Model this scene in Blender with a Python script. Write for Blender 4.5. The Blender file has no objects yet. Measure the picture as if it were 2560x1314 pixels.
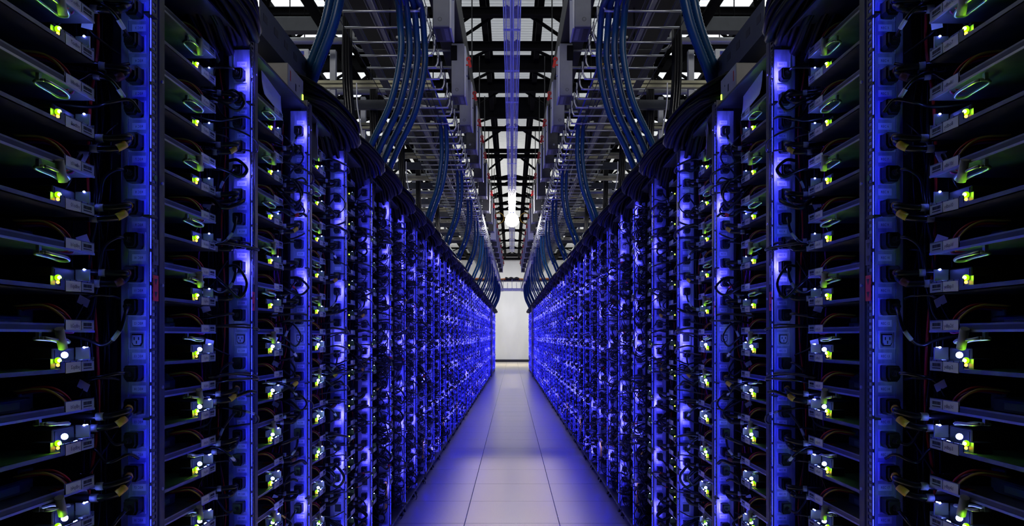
import bpy, math, random
from mathutils import Vector, Matrix

random.seed(7)
R = random.random
def U(a, b): return a + (b - a) * random.random()

# ------------------------------------------------------------------ layout
F = 1820.0                 # focal length in pixels of the 2560 wide frame
CAM_H = 1.165
S = 0.5465                 # pitch of the racks along a row
D0 = 0.733                 # distance of the rack fronts from the aisle centre line
V0 = 1.456                 # where the post of the first rack stands
TH = math.atan(11 / F)     # the two rows close in a little towards the far end
NR = 44                    # racks per row
N_NEAR = 3                 # racks with every small part
N_CORD = 5                 # racks whose cords are objects
N_TRAY = 12                # racks whose trays are objects
GAP_AT = 35                # dark filler column between the two blocks of racks

scene = bpy.context.scene
C = scene.collection
NUM = ['zeroth','first','second','third','fourth','fifth','sixth','seventh','eighth','ninth','tenth','eleventh','twelfth',
       'thirteenth','fourteenth','fifteenth','sixteenth','seventeenth','eighteenth','nineteenth']
TENS = {2:'twent',3:'thirt',4:'fort'}
def nth(n):
    if n < 20: return NUM[n]
    t, u = divmod(n, 10)
    return TENS[t] + ('ieth' if u == 0 else 'y-' + NUM[u])
SIDE = {1: 'right', -1: 'left'}

# ------------------------------------------------------------------ materials
def mat(name, col, rough=0.5, metal=0.0, emit=None, estr=0.0, noise=0.0, nscale=20.0, spec=0.5, trans=0.0, bump=0.0, sample=True, stretch=None, alpha=1.0):
    m = bpy.data.materials.new(name); m.use_nodes = True
    nt = m.node_tree; b = nt.nodes['Principled BSDF']
    b.inputs['Base Color'].default_value = (*col, 1)
    b.inputs['Roughness'].default_value = rough
    b.inputs['Metallic'].default_value = metal
    b.inputs['Specular IOR Level'].default_value = spec
    if trans: b.inputs['Transmission Weight'].default_value = trans
    if alpha < 1: b.inputs['Alpha'].default_value = alpha
    if emit:
        b.inputs['Emission Color'].default_value = (*emit, 1)
        b.inputs['Emission Strength'].default_value = estr
        if not sample: m.cycles.emission_sampling = 'NONE'
    if noise or bump:
        tc = nt.nodes.new('ShaderNodeTexCoord'); mp = nt.nodes.new('ShaderNodeMapping')
        if stretch: mp.inputs['Scale'].default_value = stretch
        n = nt.nodes.new('ShaderNodeTexNoise'); n.inputs['Scale'].default_value = nscale; n.inputs['Detail'].default_value = 5
        nt.links.new(tc.outputs['Object'], mp.inputs[0]); nt.links.new(mp.outputs[0], n.inputs['Vector'])
        if noise:
            r = nt.nodes.new('ShaderNodeValToRGB')
            r.color_ramp.elements[0].position = 0.3; r.color_ramp.elements[1].position = 0.7
            r.color_ramp.elements[0].color = (*[c * (1 - noise) for c in col], 1)
            r.color_ramp.elements[1].color = (*[min(1, c * (1 + noise)) for c in col], 1)
            nt.links.new(n.outputs['Fac'], r.inputs[0]); nt.links.new(r.outputs[0], b.inputs['Base Color'])
        if bump:
            bp = nt.nodes.new('ShaderNodeBump'); bp.inputs['Strength'].default_value = bump; bp.inputs['Distance'].default_value = 0.01
            nt.links.new(n.outputs['Fac'], bp.inputs['Height']); nt.links.new(bp.outputs[0], b.inputs['Normal'])
    return m

BLUE = (0.012, 0.016, 1.0)
M = {}
M['post'] = mat('post_steel', (0.055, 0.055, 0.052), 0.42, 0.6, noise=0.35, nscale=14, stretch=(6, 6, 1))
M['black'] = mat('black_metal', (0.008, 0.008, 0.010), 0.5)
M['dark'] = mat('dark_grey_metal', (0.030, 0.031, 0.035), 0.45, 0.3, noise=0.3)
M['pdu'] = mat('galvanised_power_strip', (0.40, 0.42, 0.52), 0.46, 0.25, noise=0.34, nscale=22, stretch=(3, 3, 0.6))
M['outlet'] = mat('outlet_grey_plastic', (0.60, 0.62, 0.72), 0.4)
M['rubber'] = mat('black_rubber', (0.005, 0.005, 0.006), 0.33, spec=0.4)
M['cable'] = mat('black_cable_jacket', (0.004, 0.004, 0.006), 0.28, spec=0.42)
M['bundle'] = mat('matt_black_cable', (0.003, 0.003, 0.004), 0.42, spec=0.14)
M['paper'] = mat('paper_label', (0.66, 0.64, 0.56), 0.6)
M['white_label'] = mat('white_printed_label', (0.84, 0.84, 0.90), 0.5)
M['flag'] = mat('cable_flag_paper', (0.78, 0.74, 0.80), 0.6)
M['sticker'] = mat('grey_sticker', (0.30, 0.33, 0.33), 0.5)
M['ink'] = mat('black_ink', (0.012, 0.012, 0.016), 0.6)
M['yellow'] = mat('yellow_tag', (0.75, 0.42, 0.03), 0.5)
M['red'] = mat('red_tag', (0.60, 0.02, 0.015), 0.4)
M['darkred'] = mat('dark_red_sleeve', (0.10, 0.018, 0.015), 0.5)
M['redwire'] = mat('red_wire', (0.42, 0.015, 0.012), 0.35)
M['purple'] = mat('violet_wire', (0.22, 0.02, 0.25), 0.35)
M['yelwire'] = mat('yellow_wire', (0.42, 0.28, 0.03), 0.35)
M['pan'] = mat('galvanised_tray', (0.14, 0.145, 0.16), 0.40, 0.6, noise=0.25, nscale=30)
M['rail'] = mat('bright_tray_rail', (0.42, 0.42, 0.42), 0.32, 0.8)
M['board'] = mat('circuit_board_green', (0.012, 0.045, 0.018), 0.45, noise=0.4, nscale=120)
M['fin'] = mat('heat_sink_aluminium', (0.30, 0.31, 0.33), 0.35, 0.8)
M['drive'] = mat('hard_drive_case', (0.10, 0.105, 0.13), 0.42, 0.5, noise=0.2)
M['clip'] = mat('white_cable_sleeve', (0.34, 0.33, 0.28), 0.5)
M['fill_blue'] = [mat('added_blue_strip_%s' % n, (0.1, 0.1, 0.6), 0.4, emit=c, estr=e) for n, e, c in (('soft', 15, BLUE), ('middle', 52, BLUE), ('strong', 2300, (0.075, 0.066, 1.0)))]  # glow of the added bars; strong segments make hot patches on the power strips
M['fill_edge'] = mat('added_blue_edge', (0.1, 0.1, 0.6), 0.4, emit=(0.004, 0.006, 1.0), estr=45)
M['fill_edge_strong'] = mat('strong_added_blue_edge', (0.1, 0.1, 0.6), 0.4, emit=(0.002, 0.0028, 1.0), estr=120)  # aisle side of the added bars, spreads blue over the floor
M['blue_point'] = mat('blue_indicator', (0.1, 0.1, 0.6), 0.4, emit=(0.10, 0.14, 1.0), estr=130)
M['blue_far'] = mat('blue_indicator_small', (0.1, 0.1, 0.6), 0.4, emit=(0.22, 0.27, 1.0), estr=14, sample=False)
M['green_halo'] = mat('green_light_halo', (0.1, 0.4, 0.02), 0.3, emit=(0.30, 1.0, 0.0), estr=1.5, sample=False)  # glowing ball added as a halo round the green light
M['green_point'] = mat('green_indicator', (0.2, 0.5, 0.05), 0.4, emit=(0.32, 1.0, 0.02), estr=230)
M['orange_point'] = mat('orange_indicator', (0.5, 0.2, 0.02), 0.4, emit=(1.0, 0.35, 0.02), estr=14)
M['white_point'] = mat('white_blue_indicator', (0.5, 0.5, 0.6), 0.4, emit=(0.45, 0.62, 1.0), estr=40)
M['green_far'] = mat('green_indicator_small', (0.2, 0.5, 0.05), 0.4, emit=(0.45, 1.0, 0.03), estr=9, sample=False)
M['hose'] = mat('blue_corrugated_hose', (0.005, 0.052, 0.135), 0.34, spec=0.4)
M['zinc'] = mat('zinc_wire', (0.56, 0.57, 0.62), 0.33, 0.8)
M['strut'] = mat('zinc_strut', (0.42, 0.43, 0.47), 0.42, 0.55, noise=0.15, nscale=9)
M['strutwarm'] = mat('yellowed_zinc_strut', (0.42, 0.40, 0.27), 0.42, 0.5, noise=0.2, nscale=9)
M['beam'] = mat('dark_painted_steel', (0.005, 0.005, 0.006), 0.8, spec=0.06)
M['beamgrey'] = mat('blue_grey_steel', (0.06, 0.066, 0.075), 0.5, 0.2, noise=0.2, nscale=6)
M['pipe'] = mat('grey_conduit', (0.40, 0.41, 0.42), 0.4, 0.5)
M['box'] = mat('grey_enamel_box', (0.20, 0.21, 0.235), 0.42, noise=0.06)
M['boxlight'] = mat('light_grey_enamel', (0.62, 0.64, 0.66), 0.4)
M['boxdark'] = mat('dark_blue_grey_panel', (0.045, 0.045, 0.085), 0.4)
M['beige'] = mat('beige_enamel', (0.42, 0.38, 0.33), 0.45, noise=0.08)
M['clear'] = mat('clear_plastic', (0.05, 0.06, 0.30), 0.10, spec=0.8, alpha=0.42)
M['clearrib'] = mat('clear_plastic_edge', (0.36, 0.40, 0.85), 0.15, spec=0.8)
M['orange'] = mat('orange_cable', (0.55, 0.15, 0.02), 0.4)
M['whitecable'] = mat('white_cable', (0.70, 0.70, 0.70), 0.4)
M['bluelabel'] = mat('blue_label', (0.03, 0.05, 0.35), 0.5)
M['lamp'] = mat('lamp_glass', (1, 1, 1), 0.3, emit=(1.0, 0.95, 0.88), estr=110)

# ------------------------------------------------------------------ mesh builder
class MB:
    def __init__(s): s.v = []; s.f = []; s.m = []; s.mats = []; s.smooth = []; s.cur = 0; s.xf = None
    def use(s, m):
        m = M[m] if isinstance(m, str) else m
        if m not in s.mats: s.mats.append(m)
        s.cur = s.mats.index(m); return s
    def add(s, vs, fs, smooth=False):
        o = len(s.v)
        if s.xf: vs = [s.xf(*p) for p in vs]
        s.v += [tuple(p) for p in vs]; s.f += [tuple(i + o for i in f) for f in fs]
        s.m += [s.cur] * len(fs); s.smooth += [smooth] * len(fs); return s
    def box(s, x0, x1, y0, y1, z0, z1):
        return s.add([(x0,y0,z0),(x1,y0,z0),(x1,y1,z0),(x0,y1,z0),(x0,y0,z1),(x1,y0,z1),(x1,y1,z1),(x0,y1,z1)],
                     [(3,2,1,0),(4,5,6,7),(0,1,5,4),(1,2,6,5),(2,3,7,6),(3,0,4,7)])
    def bbox(s, x0, x1, y0, y1, z0, z1, b=0.002):
        """box with chamfered vertical and horizontal edges"""
        xs, ys, zs = (x0, x1), (y0, y1), (z0, z1); V = []; idx = {}
        for i in (0, 1):
            for j in (0, 1):
                for k in (0, 1):
                    sx, sy, sz = (b if i == 0 else -b), (b if j == 0 else -b), (b if k == 0 else -b)
                    for a, p in enumerate(((xs[i], ys[j]+sy, zs[k]+sz), (xs[i]+sx, ys[j], zs[k]+sz), (xs[i]+sx, ys[j]+sy, zs[k]))):
                        idx[i, j, k, a] = len(V); V.append(p)
        Fc = []
        for i in (0, 1):
            Fc.append([idx[i,0,0,0], idx[i,1,0,0], idx[i,1,1,0], idx[i,0,1,0]])
            Fc.append([idx[0,i,0,1], idx[1,i,0,1], idx[1,i,1,1], idx[0,i,1,1]])
            Fc.append([idx[0,0,i,2], idx[1,0,i,2], idx[1,1,i,2], idx[0,1,i,2]])
        for p in (0, 1):
            for q in (0, 1):
                Fc.append([idx[p,q,0,0], idx[p,q,1,0], idx[p,q,1,1], idx[p,q,0,1]])
                Fc.append([idx[p,0,q,0], idx[p,1,q,0], idx[p,1,q,2], idx[p,0,q,2]])
                Fc.append([idx[0,p,q,1], idx[1,p,q,1], idx[1,p,q,2], idx[0,p,q,2]])
        for i in (0, 1):
            for j in (0, 1):
                for k in (0, 1): Fc.append([idx[i,j,k,0], idx[i,j,k,1], idx[i,j,k,2]])
        return s.add(V, Fc)
    def quad(s, a, b, c, d): return s.add([a, b, c, d], [(0,1,2,3)])
    def prism(s, pts, axis, a0, a1):
        """extrude a 2-D outline; axis 'x','y','z'"""
        def P(p, a): return {'x': (a, p[0], p[1]), 'y': (p[0], a, p[1]), 'z': (p[0], p[1], a)}[axis]
        n = len(pts); V = [P(p, a0) for p in pts] + [P(p, a1) for p in pts]
        return s.add(V, [tuple(range(n)), tuple(range(2*n-1, n-1, -1))] + [(i, (i+1) % n, n+(i+1) % n, n+i) for i in range(n)])
    def tube(s, pts, r, sides=8, seg=None, cap=True, rf=None):
        pts = smooth_path(pts, seg) if seg else [Vector(p) for p in pts]
        n = len(pts); T = []
        for i in range(n):
            t = pts[min(i+1, n-1)] - pts[max(i-1, 0)]
            T.append(t.normalized() if t.length > 1e-9 else Vector((0,0,1)))
        u = T[0].orthogonal().normalized(); V = []
        for i in range(n):
            u = (u - T[i] * u.dot(T[i]))
            u = u.normalized() if u.length > 1e-6 else T[i].orthogonal().normalized()
            w = T[i].cross(u); rr = r * (rf(i, n) if rf else 1)
            for k in range(sides):
                a = 2 * math.pi * k / sides
                V.append(pts[i] + (u * math.cos(a) + w * math.sin(a)) * rr)
        Fc = [(i*sides+k, i*sides+(k+1) % sides, (i+1)*sides+(k+1) % sides, (i+1)*sides+k) for i in range(n-1) for k in range(sides)]
        s.add(V, Fc, True)
        if cap:
            o = len(s.v) - len(V)
            s.f += [tuple(o+k for k in range(sides))[::-1], tuple(o+(n-1)*sides+k for k in range(sides))]
            s.m += [s.cur]*2; s.smooth += [False]*2
        return s
    def ball(s, c, r, n=8, sz=1.0):
        V = [(c[0], c[1], c[2]+r*sz)]; rings = n // 2
        for i in range(1, rings):
            a = math.pi * i / rings
            for k in range(n):
                b = 2 * math.pi * k / n
                V.append((c[0]+r*math.sin(a)*math.cos(b), c[1]+r*math.sin(a)*math.sin(b), c[2]+r*math.cos(a)*sz))
        V.append((c[0], c[1], c[2]-r*sz)); L = len(V)-1; Fc = []
        for k in range(n):
            Fc.append((0, 1+k, 1+(k+1) % n)); Fc.append((L, 1+(rings-2)*n+(k+1) % n, 1+(rings-2)*n+k))
            for i in range(rings-2): Fc.append((1+i*n+k, 1+(i+1)*n+k, 1+(i+1)*n+(k+1) % n, 1+i*n+(k+1) % n))
        return s.add(V, Fc, True)
    def mesh(s, name):
        me = bpy.data.meshes.new(name); me.from_pydata(s.v, [], s.f)
        for m in s.mats: me.materials.append(m)
        me.polygons.foreach_set('material_index', s.m); me.polygons.foreach_set('use_smooth', s.smooth); me.update()
        return me

def smooth_path(pts, seg):
    P = [Vector(p) for p in pts]
    if len(P) < 3:
        return [P[0].lerp(P[-1], i/seg) for i in range(seg+1)]
    P = [P[0]*2-P[1]] + P + [P[-1]*2-P[-2]]; out = []
    for i in range(1, len(P)-2):
        for k in range(seg):
            t = k/seg; a, b, c, d = P[i-1:i+3]
            out.append(0.5*((2*b)+(c-a)*t+(2*a-5*b+4*c-d)*t*t+(3*b-a-3*c+d)*t**3))
    out.append(P[-2]); return out

_txt = {}
def text_geo(t):
    """flat outline letters of height about 1, starting at x=0"""
    if t in _txt: return _txt[t]
    cu = bpy.data.curves.new('lettering', 'FONT'); cu.body = t; cu.size = 1.0; cu.resolution_u = 2
    ob = bpy.data.objects.new('lettering', cu); C.objects.link(ob)
    dg = bpy.context.evaluated_depsgraph_get(); me = ob.evaluated_get(dg).to_mesh()
    vs = [tuple(v.co) for v in me.vertices]; fs = [tuple(p.vertices) for p in me.polygons]
    ob.evaluated_get(dg).to_mesh_clear(); bpy.data.objects.remove(ob); bpy.data.curves.remove(cu)
    w = max([v[0] for v in vs] or [1]); _txt[t] = (vs, fs, w); return _txt[t]
def letters(mb, t, o, ux, uz, size, width=None):
    """put letters at o; ux reading direction, uz up; optionally squeezed to a width"""
    vs, fs, w = text_geo(t); o, ux, uz = Vector(o), Vector(ux), Vector(uz)
    kx = (width / w) if width else size
    mb.add([o + ux*(v[0]*kx) + uz*(v[1]*size) for v in vs], fs)

# ------------------------------------------------------------------ objects
def world(side, d, v, z):
    x = d*math.cos(TH) - v*math.sin(TH); y = d*math.sin(TH) + v*math.cos(TH)
    return Vector((side*x, y, z))
def put(o, side, d, v, z, rx=0.0):
    o.location = world(side, d, v, z); o.rotation_euler = (0, 0, TH*side); o.scale = (side, 1, 1)
    return o
def tag(o, label, cat, group=None):
    o['label'] = label; o['category'] = cat
    if group: o['group'] = group
    return o
def empty(name, label, cat, group=None):
    o = bpy.data.objects.new(name, None); o.empty_display_size = 0.05; C.objects.link(o); return tag(o, label, cat, group)
def obj(name, me, parent=None, loc=None, label=None):
    if isinstance(me, MB): me = me.mesh(name)
    o = bpy.data.objects.new(name, me); C.objects.link(o)
    if parent: o.parent = parent
    if loc: o.location = loc
    if label: o['label'] = label
    return o
def structure(name, me):
    o = obj(name, me); o['kind'] = 'structure'; return o
def tree(o, parent=None):
    c = o.copy(); C.objects.link(c)
    if parent: c.parent = parent
    for ch in o.children: tree(ch, c)
    return c

# ================================================================== SETTING
def floor_material():
    m = bpy.data.materials.new('floor_tile'); m.use_nodes = True; nt = m.node_tree; L = nt.links.new
    b = nt.nodes['Principled BSDF']; b.inputs['Roughness'].default_value = 0.26; b.inputs['Specular IOR Level'].default_value = 0.5
    g = nt.nodes.new('ShaderNodeNewGeometry'); sx = nt.nodes.new('ShaderNodeSeparateXYZ'); L(g.outputs['Position'], sx.inputs[0])
    def mth(op, a, c=None, d=None):
        n = nt.nodes.new('ShaderNodeMath'); n.operation = op
        for i, q in enumerate((a, c, d)):
            if q is None: continue
            if isinstance(q, (int, float)): n.inputs[i].default_value = q
            else: L(q, n.inputs[i])
        return n.outputs[0]
    ax = mth('ABSOLUTE', sx.outputs[0]); ax = mth('MULTIPLY_ADD', sx.outputs[1], 0.0022, ax)
    def seam(val, off, w):
        q = mth('SUBTRACT', val, off - 0.305); q = mth('DIVIDE', q, 0.61); q = mth('FRACT', q); q = mth('SUBTRACT', q, 0.5); q = mth('ABSOLUTE', q)
        return mth('LESS_THAN', q, w / 0.61)
    s1 = seam(ax, 0.305, 0.0030); s2 = seam(sx.outputs[1], 4.536, 0.0022)
    sm = mth('MAXIMUM', s1, s2)
    n1 = nt.nodes.new('ShaderNodeTexNoise'); n1.inputs['Scale'].default_value = 330; n1.inputs['Detail'].default_value = 2; L(g.outputs['Position'], n1.inputs['Vector'])
    r = nt.nodes.new('ShaderNodeValToRGB'); r.color_ramp.elements[0].position = 0.32; r.color_ramp.elements[1].position = 0.62
    r.color_ramp.elements[0].color = (0.36, 0.33, 0.30, 1); r.color_ramp.elements[1].color = (0.50, 0.465, 0.425, 1); L(n1.outputs['Fac'], r.inputs[0])
    mx = nt.nodes.new('ShaderNodeMix'); mx.data_type = 'RGBA'; L(sm, mx.inputs['Factor']); L(r.outputs[0], mx.inputs['A']); mx.inputs['B'].default_value = (0.03, 0.03, 0.045, 1)
    L(mx.outputs['Result'], b.inputs['Base Color'])
    bp = nt.nodes.new('ShaderNodeBump'); bp.inputs['Strength'].default_value = 0.06; bp.inputs['Distance'].default_value = 0.001
    L(n1.outputs['Fac'], bp.inputs['Height']); L(bp.outputs[0], b.inputs['Normal'])
    return m
WALL_Y = 33.1
mb = MB(); mb.use(floor_material()); mb.box(-9, 9, -3, WALL_Y, -0.05, 0); structure('floor', mb)

m = mat('white_sheet_wall', (0.66, 0.66, 0.65), 0.7, noise=0.10, nscale=0.7, stretch=(1.6, 1, 0.7), bump=0.3)
mb = MB(); mb.use(m); mb.box(-9, 9, WALL_Y, WALL_Y+0.1, 0, 5.4)
structure('wall_back', mb)
mb = MB(); mb.use('black'); mb.box(-1.3, 1.3, WALL_Y-0.03, WALL_Y, 0.0, 0.11); structure('baseboard_back', mb)
for sd in (1, -1):
    mb = MB(); mb.use(mat('dark_wall', (0.05, 0.05, 0.055), 0.8, noise=0.2, nscale=2)); mb.box(sd*9, sd*9.1, -3, WALL_Y+.1, 0, 5.4); structure('wall_' + SIDE[sd], mb)

# corrugated translucent roof deck: daylight comes through it from above
def deck_material():
    m = bpy.data.materials.new('translucent_roof_sheet'); m.use_nodes = True; nt = m.node_tree; L = nt.links.new
    for n in list(nt.nodes):
        if n.type == 'BSDF_PRINCIPLED': nt.nodes.remove(n)
    out = [n for n in nt.nodes if n.type == 'OUTPUT_MATERIAL'][0]
    t = nt.nodes.new('ShaderNodeBsdfTranslucent'); d = nt.nodes.new('ShaderNodeBsdfDiffuse'); mx = nt.nodes.new('ShaderNodeMixShader')
    t.inputs[0].default_value = (0.85, 0.87, 0.88, 1); d.inputs[0].default_value = (0.35, 0.36, 0.37, 1); mx.inputs[0].default_value = 0.6
    L(d.outputs[0], mx.inputs[1]); L(t.outputs[0], mx.inputs[2]); L(mx.outputs[0], out.inputs[0]); return m
DECK = 5.2
mb = MB(); mb.use(deck_material())
y = -3.0; k = 0; prof = []
while y < WALL_Y:
    prof += [(y, DECK), (y+0.028, DECK), (y+0.04, DECK+0.022), (y+0.068, DECK+0.022)]; y += 0.08
for (ya, za), (yb, zb) in zip(prof[:-1], prof[1:]):
    mb.quad((-9, ya, za), (9, ya, za), (9, yb, zb), (-9, yb, zb))
structure('ceiling', mb)

# cross beams, longitudinal chords and bracing under the deck
HB = CAM_H + 3.4
CROSS = [(3.2,.1),(4.6,.14),(6.1,.1),(7.7,.085),(8.6,.085),(9.3,.19),(10.1,.17),(11.3,.31),(12.0,.06),(13.45,.065),(13.85,.065),(15.8,.06),(16.4,.06),
         (17.7,.05),(18.8,.05),(19.6,.05),(21.3,.085),(23.6,.07),(26.1,.06),(28.3,.055),(30.4,.055),(32.4,.1)]
for yv, dep in CROSS:
    mb = MB(); mb.use('beam'); w = 0.09
    mb.box(-8.9, 8.9, yv, yv+w, HB, HB+0.012); mb.box(-8.9, 8.9, yv, yv+w, HB+dep-0.012, HB+dep); mb.box(-8.9, 8.9, yv+w*.45, yv+w*.55, HB, HB+dep)
    structure('roof_beam', mb)
mb = MB(); mb.use('beam'); mb.box(-8.9, 8.9, WALL_Y-0.14, WALL_Y-0.02, 4.78, 4.92); structure('roof_beam', mb)
for sd in (1, -1):
    for dd, hh, w in ((0.31, 3.5, 0.066), (0.265, 3.6, 0.035), (0.66, 3.5, 0.05), (1.9, 3.45, 0.07), (2.6, 3.5, 0.06), (3.6, 3.5, 0.07), (5.0, 3.5, .07)):
        mb = MB(); mb.use('beam'); mb.box(sd*dd-w/2, sd*dd+w/2, -2, WALL_Y-0.15, CAM_H+hh, CAM_H+hh+0.07); structure('roof_beam', mb)
    ys = [c[0] for c in CROSS if c[0] > 5.5]
    for i, (a, b) in enumerate(zip(ys[:-1], ys[1:])):
        if b - a < .45: continue
        for xa, xb in ((0.05, 0.66), (1.9, 2.6), (2.6, 3.6)) + (((0.31, 0.9),) if i % 2 else ()):
            mb = MB(); mb.use('beam')
            mb.tube([(sd*xa, a+.04, HB+0.1), (sd*xb, b+.04, HB+0.1)], 0.021, 6); structure('roof_brace_beam', mb)
    # slanting web members that tie the purlins to the trusses on both sides of the aisle
    for yv in (6.9, 8.9, 10.7, 13.0, 15.2, 17.2):
        for xa, za, xb, zb in ((1.9, 4.62, 2.6, 5.15), (2.6, 4.62, 1.9, 5.15), (3.6, 4.62, 2.6, 5.15), (0.66, 4.65, 0.95, 5.15)):
            mb = MB(); mb.use('beam'); mb.tube([(sd*xa, yv, za), (sd*xb, yv, zb)], 0.024, 6); structure('roof_brace_beam', mb)

# ================================================================== RACKS
ZA = [1.254 + 0.1435*k for k in range(4, -8, -1)]       # server tray levels, top to bottom
OUTLETS = [(n, 1.388 - 0.0657*(n-9)) for n in range(1, 30)]
# everything of a rack is relative to (D0, v of its post, 0)
def dv(d): return d - D0
def post_mesh(slots):
    mb = MB(); mb.use('post')
    z0, z1 = 0.035, 1.993; a, b = 0.0, 0.026
    mb.box(0.0015, 0.022, 0, 0.002, z0, z1); mb.box(0.0015, 0.022, 0.024, 0.026, z0, z1)
    if slots:
        mb.box(0, 0.0018, 0, 0.006, z0, z1); mb.box(0, 0.0018, 0.020, 0.026, z0, z1)
        z = z0
        while z < z1 - 0.012:
            mb.box(0, 0.0018, 0.006, 0.020, z, z+0.0058); z += 0.0128
        mb.use('black'); mb.box(0.012, 0.014, 0.002, 0.024, z0, z1)
    else:
        mb.box(0, 0.0018, 0, 0.026, z0, z1)
    return mb.mesh('post')
def solid_post_mesh():
    mb = MB(); mb.use('post'); mb.bbox(-0.001, 0.026, 0.030, 0.057, 0.035, 1.993, 0.0025)
    mb.use('fin')
    for k in range(9): mb.tube([(-0.0035, 0.044, 0.22+0.21*k), (0.001, 0.044, 0.22+0.21*k)], 0.0035, 8)
    return mb.mesh('post')
POST_S, POST_P, POST_B = post_mesh(True), post_mesh(False), solid_post_mesh()

def strip_mesh(seed, weights, edge='fill_edge_strong'):
    """narrow bar added on the post to light the face of the power strip; its segments differ in strength"""
    mb = MB(); rnd = random.Random(seed); x0, x1, y0, y1 = dv(0.7196), dv(0.7216), -0.030, -0.027
    for n in range(1, 29):
        zb = 1.388 - 0.0657*(n-9) + .008; za = zb - .058
        lv = rnd.choices((0, 1, 2), weights)[0]
        if weights[2] and rnd.random() < .8: lv = 2 if n % 4 == 1 else min(lv, 1)
        mb.use(M['fill_blue'][lv])
        if mb.cur == mb.mats.index(M['fill_blue'][2]) if M['fill_blue'][2] in mb.mats else False: za, zb = za+.004, za+.030
        mb.quad((x1, y1, za), (x0, y1, za), (x0, y1, zb), (x1, y1, zb))
        mb.use(edge); mb.quad((x0-.0003, y0, za), (x0-.0003, y0, zb), (x0-.0003, y1, zb), (x0-.0003, y1, za))
    mb.use('black'); mb.box(x0, x1, y0, y1-.0004, 0.09, 1.95)
    for k in range(5): mb.box(x0, dv(.7345), -.029, .001, .2+.4*k, .204+.4*k)
    return mb.mesh('added_light_strip')
STRIP = [strip_mesh(1, (2, 5, 0), 'fill_edge'), strip_mesh(2, (2, 5, 2), 'fill_edge'), strip_mesh(3, (4, 4, 2)), strip_mesh(4, (3, 3, 3)), strip_mesh(8, (5, 3, 2))]

def outlet_geo(mb, cx, z, y=0.0, frame=True):
    """one socket: raised light frame round a dark recess with three slots"""
    w, h = 0.017, 0.0185
    mb.use('outlet')
    if frame:
        t = 0.0028
        mb.box(cx-w, cx+w, y-0.003, y, z+h-t, z+h); mb.box(cx-w, cx+w, y-0.003, y, z-h, z-h+t)
        mb.box(cx-w, cx-w+t, y-0.003, y, z-h+t, z+h-t); mb.box(cx+w-t, cx+w, y-0.003, y, z-h+t, z+h-t)
        pts = [(cx-.011, z-.006), (cx-.007, z-.0125), (cx+.007, z-.0125), (cx+.011, z-.006), (cx+.011, z+.0125), (cx-.011, z+.0125)]
        mb.use('black'); mb.prism(pts, 'y', y-0.0016, y)
        pts = [(cx+(p[0]-cx)*.78, z+(p[1]-z)*.78) for p in pts]
        mb.use('outlet'); mb.prism(pts, 'y', y-0.0042, y)
        mb.use('black')
        for ox, oz in ((-.0045, .003), (.0045, .003), (0, -.0045)): mb.box(cx+ox-.001, cx+ox+.001, y-.0046, y-.004, z+oz-.003, z+oz+.003)
    else:
        mb.use('black'); mb.box(cx-.013, cx+.013, y-0.002, y, z-.0155, z+.0155)
PF = -0.002            # power strip face
CX = 0.026             # main socket column (from the rack front)
def pdu_body(with_outlets):
    mb = MB(); mb.use('pdu'); mb.bbox(0.002, 0.060, PF, 0.034, 0.055, 1.955, 0.0015)
    mb.use('pdu'); mb.box(0.044, 0.0452, PF-0.0025, PF, 0.07, 1.94)          # seam rib
    if with_outlets:
        for n, z in OUTLETS:
            outlet_geo(mb, CX, z-0.0335, PF, frame=(n % 7 == 3)); mb.use('outlet')
            if n % 7 != 3: mb.box(CX-.017, CX+.017, PF-.0016, PF, z-0.052, z-.049)
            mb.use('white_label'); mb.box(CX-.014, CX+.014, PF-.0008, PF, z-0.0075, z+.0075)
    return mb.mesh('power_strip')
PDU_NEAR, PDU_FAR = pdu_body(False), pdu_body(True)
mb = MB(); outlet_geo(mb, 0, 0, 0, True); OUTLET = mb.mesh('outlet')
REC = {}
def rec_label(n):
    if n not in REC:
        mb = MB(); mb.use('white_label'); mb.box(-.0135, .0135, -.0006, 0, -.0068, .0068); mb.use('ink')
        letters(mb, 'REC %d' % n, (-.0085, -.0009, -.0026), (1,0,0), (0,0,1), 0.0072, 0.0155 + (0.002 if n > 9 else 0)); REC[n] = mb.mesh('label')
    return REC[n]
def panel_meshes():
    mb = MB(); mb.use('black'); mb.box(0.062, 0.66, 0.004, 0.012, 0.04, 1.97); side = mb.mesh('side_panel')
    mb = MB(); mb.use('black'); mb.box(0.66, 0.67, -0.488, 0.058, 0.04, 1.97); rear = mb.mesh('rear_panel')
    mb = MB(); mb.use('dark'); mb.bbox(0.004, 0.66, -0.488, 0.056, 1.965, 1.975, .002); top = mb.mesh('top_panel')
    mb = MB(); mb.use('dark'); mb.bbox(-0.004, 0.66, -0.487, 0.056, 0.045, 0.062, 0.002)
    mb.use('fin')
    for k in range(5): mb.box(-.0046, -.004, -.45+.1*k, -.43+.1*k, .05, .057)
    base = mb.mesh('base')
    mb = MB(); mb.use('rubber'); mb.prism([(-.03, 0), (.03, 0), (.022, .03), (.008, .047), (-.008, .047), (-.022, .03)], 'y', -0.02, 0.02)
    mb.tube([(0, -.024, .018), (0, .024, .018)], .018, 10); foot = mb.mesh('caster')
    mb = MB(); mb.use('box'); mb.bbox(0.003, 0.058, -.010, -.003, .09, .42, .001)
    mb.use('black')
    for k in range(3): mb.box(.030, .054, -.0112, -.0099, .14+.085*k, .175+.085*k)
    mb.use('yellow'); mb.box(.008, .022, -.0108, -.0099, .16, .33); mb.use('outlet')
    for k in range(3): mb.box(.030, .054, -.0108, -.0099, .19+.085*k, .205+.085*k)
    switch = mb.mesh('lower_panel')
    return side, rear, top, base, foot, switch
P_SIDE, P_REAR, P_TOP, P_BASE, P_FOOT, P_LOW = panel_meshes()
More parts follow.
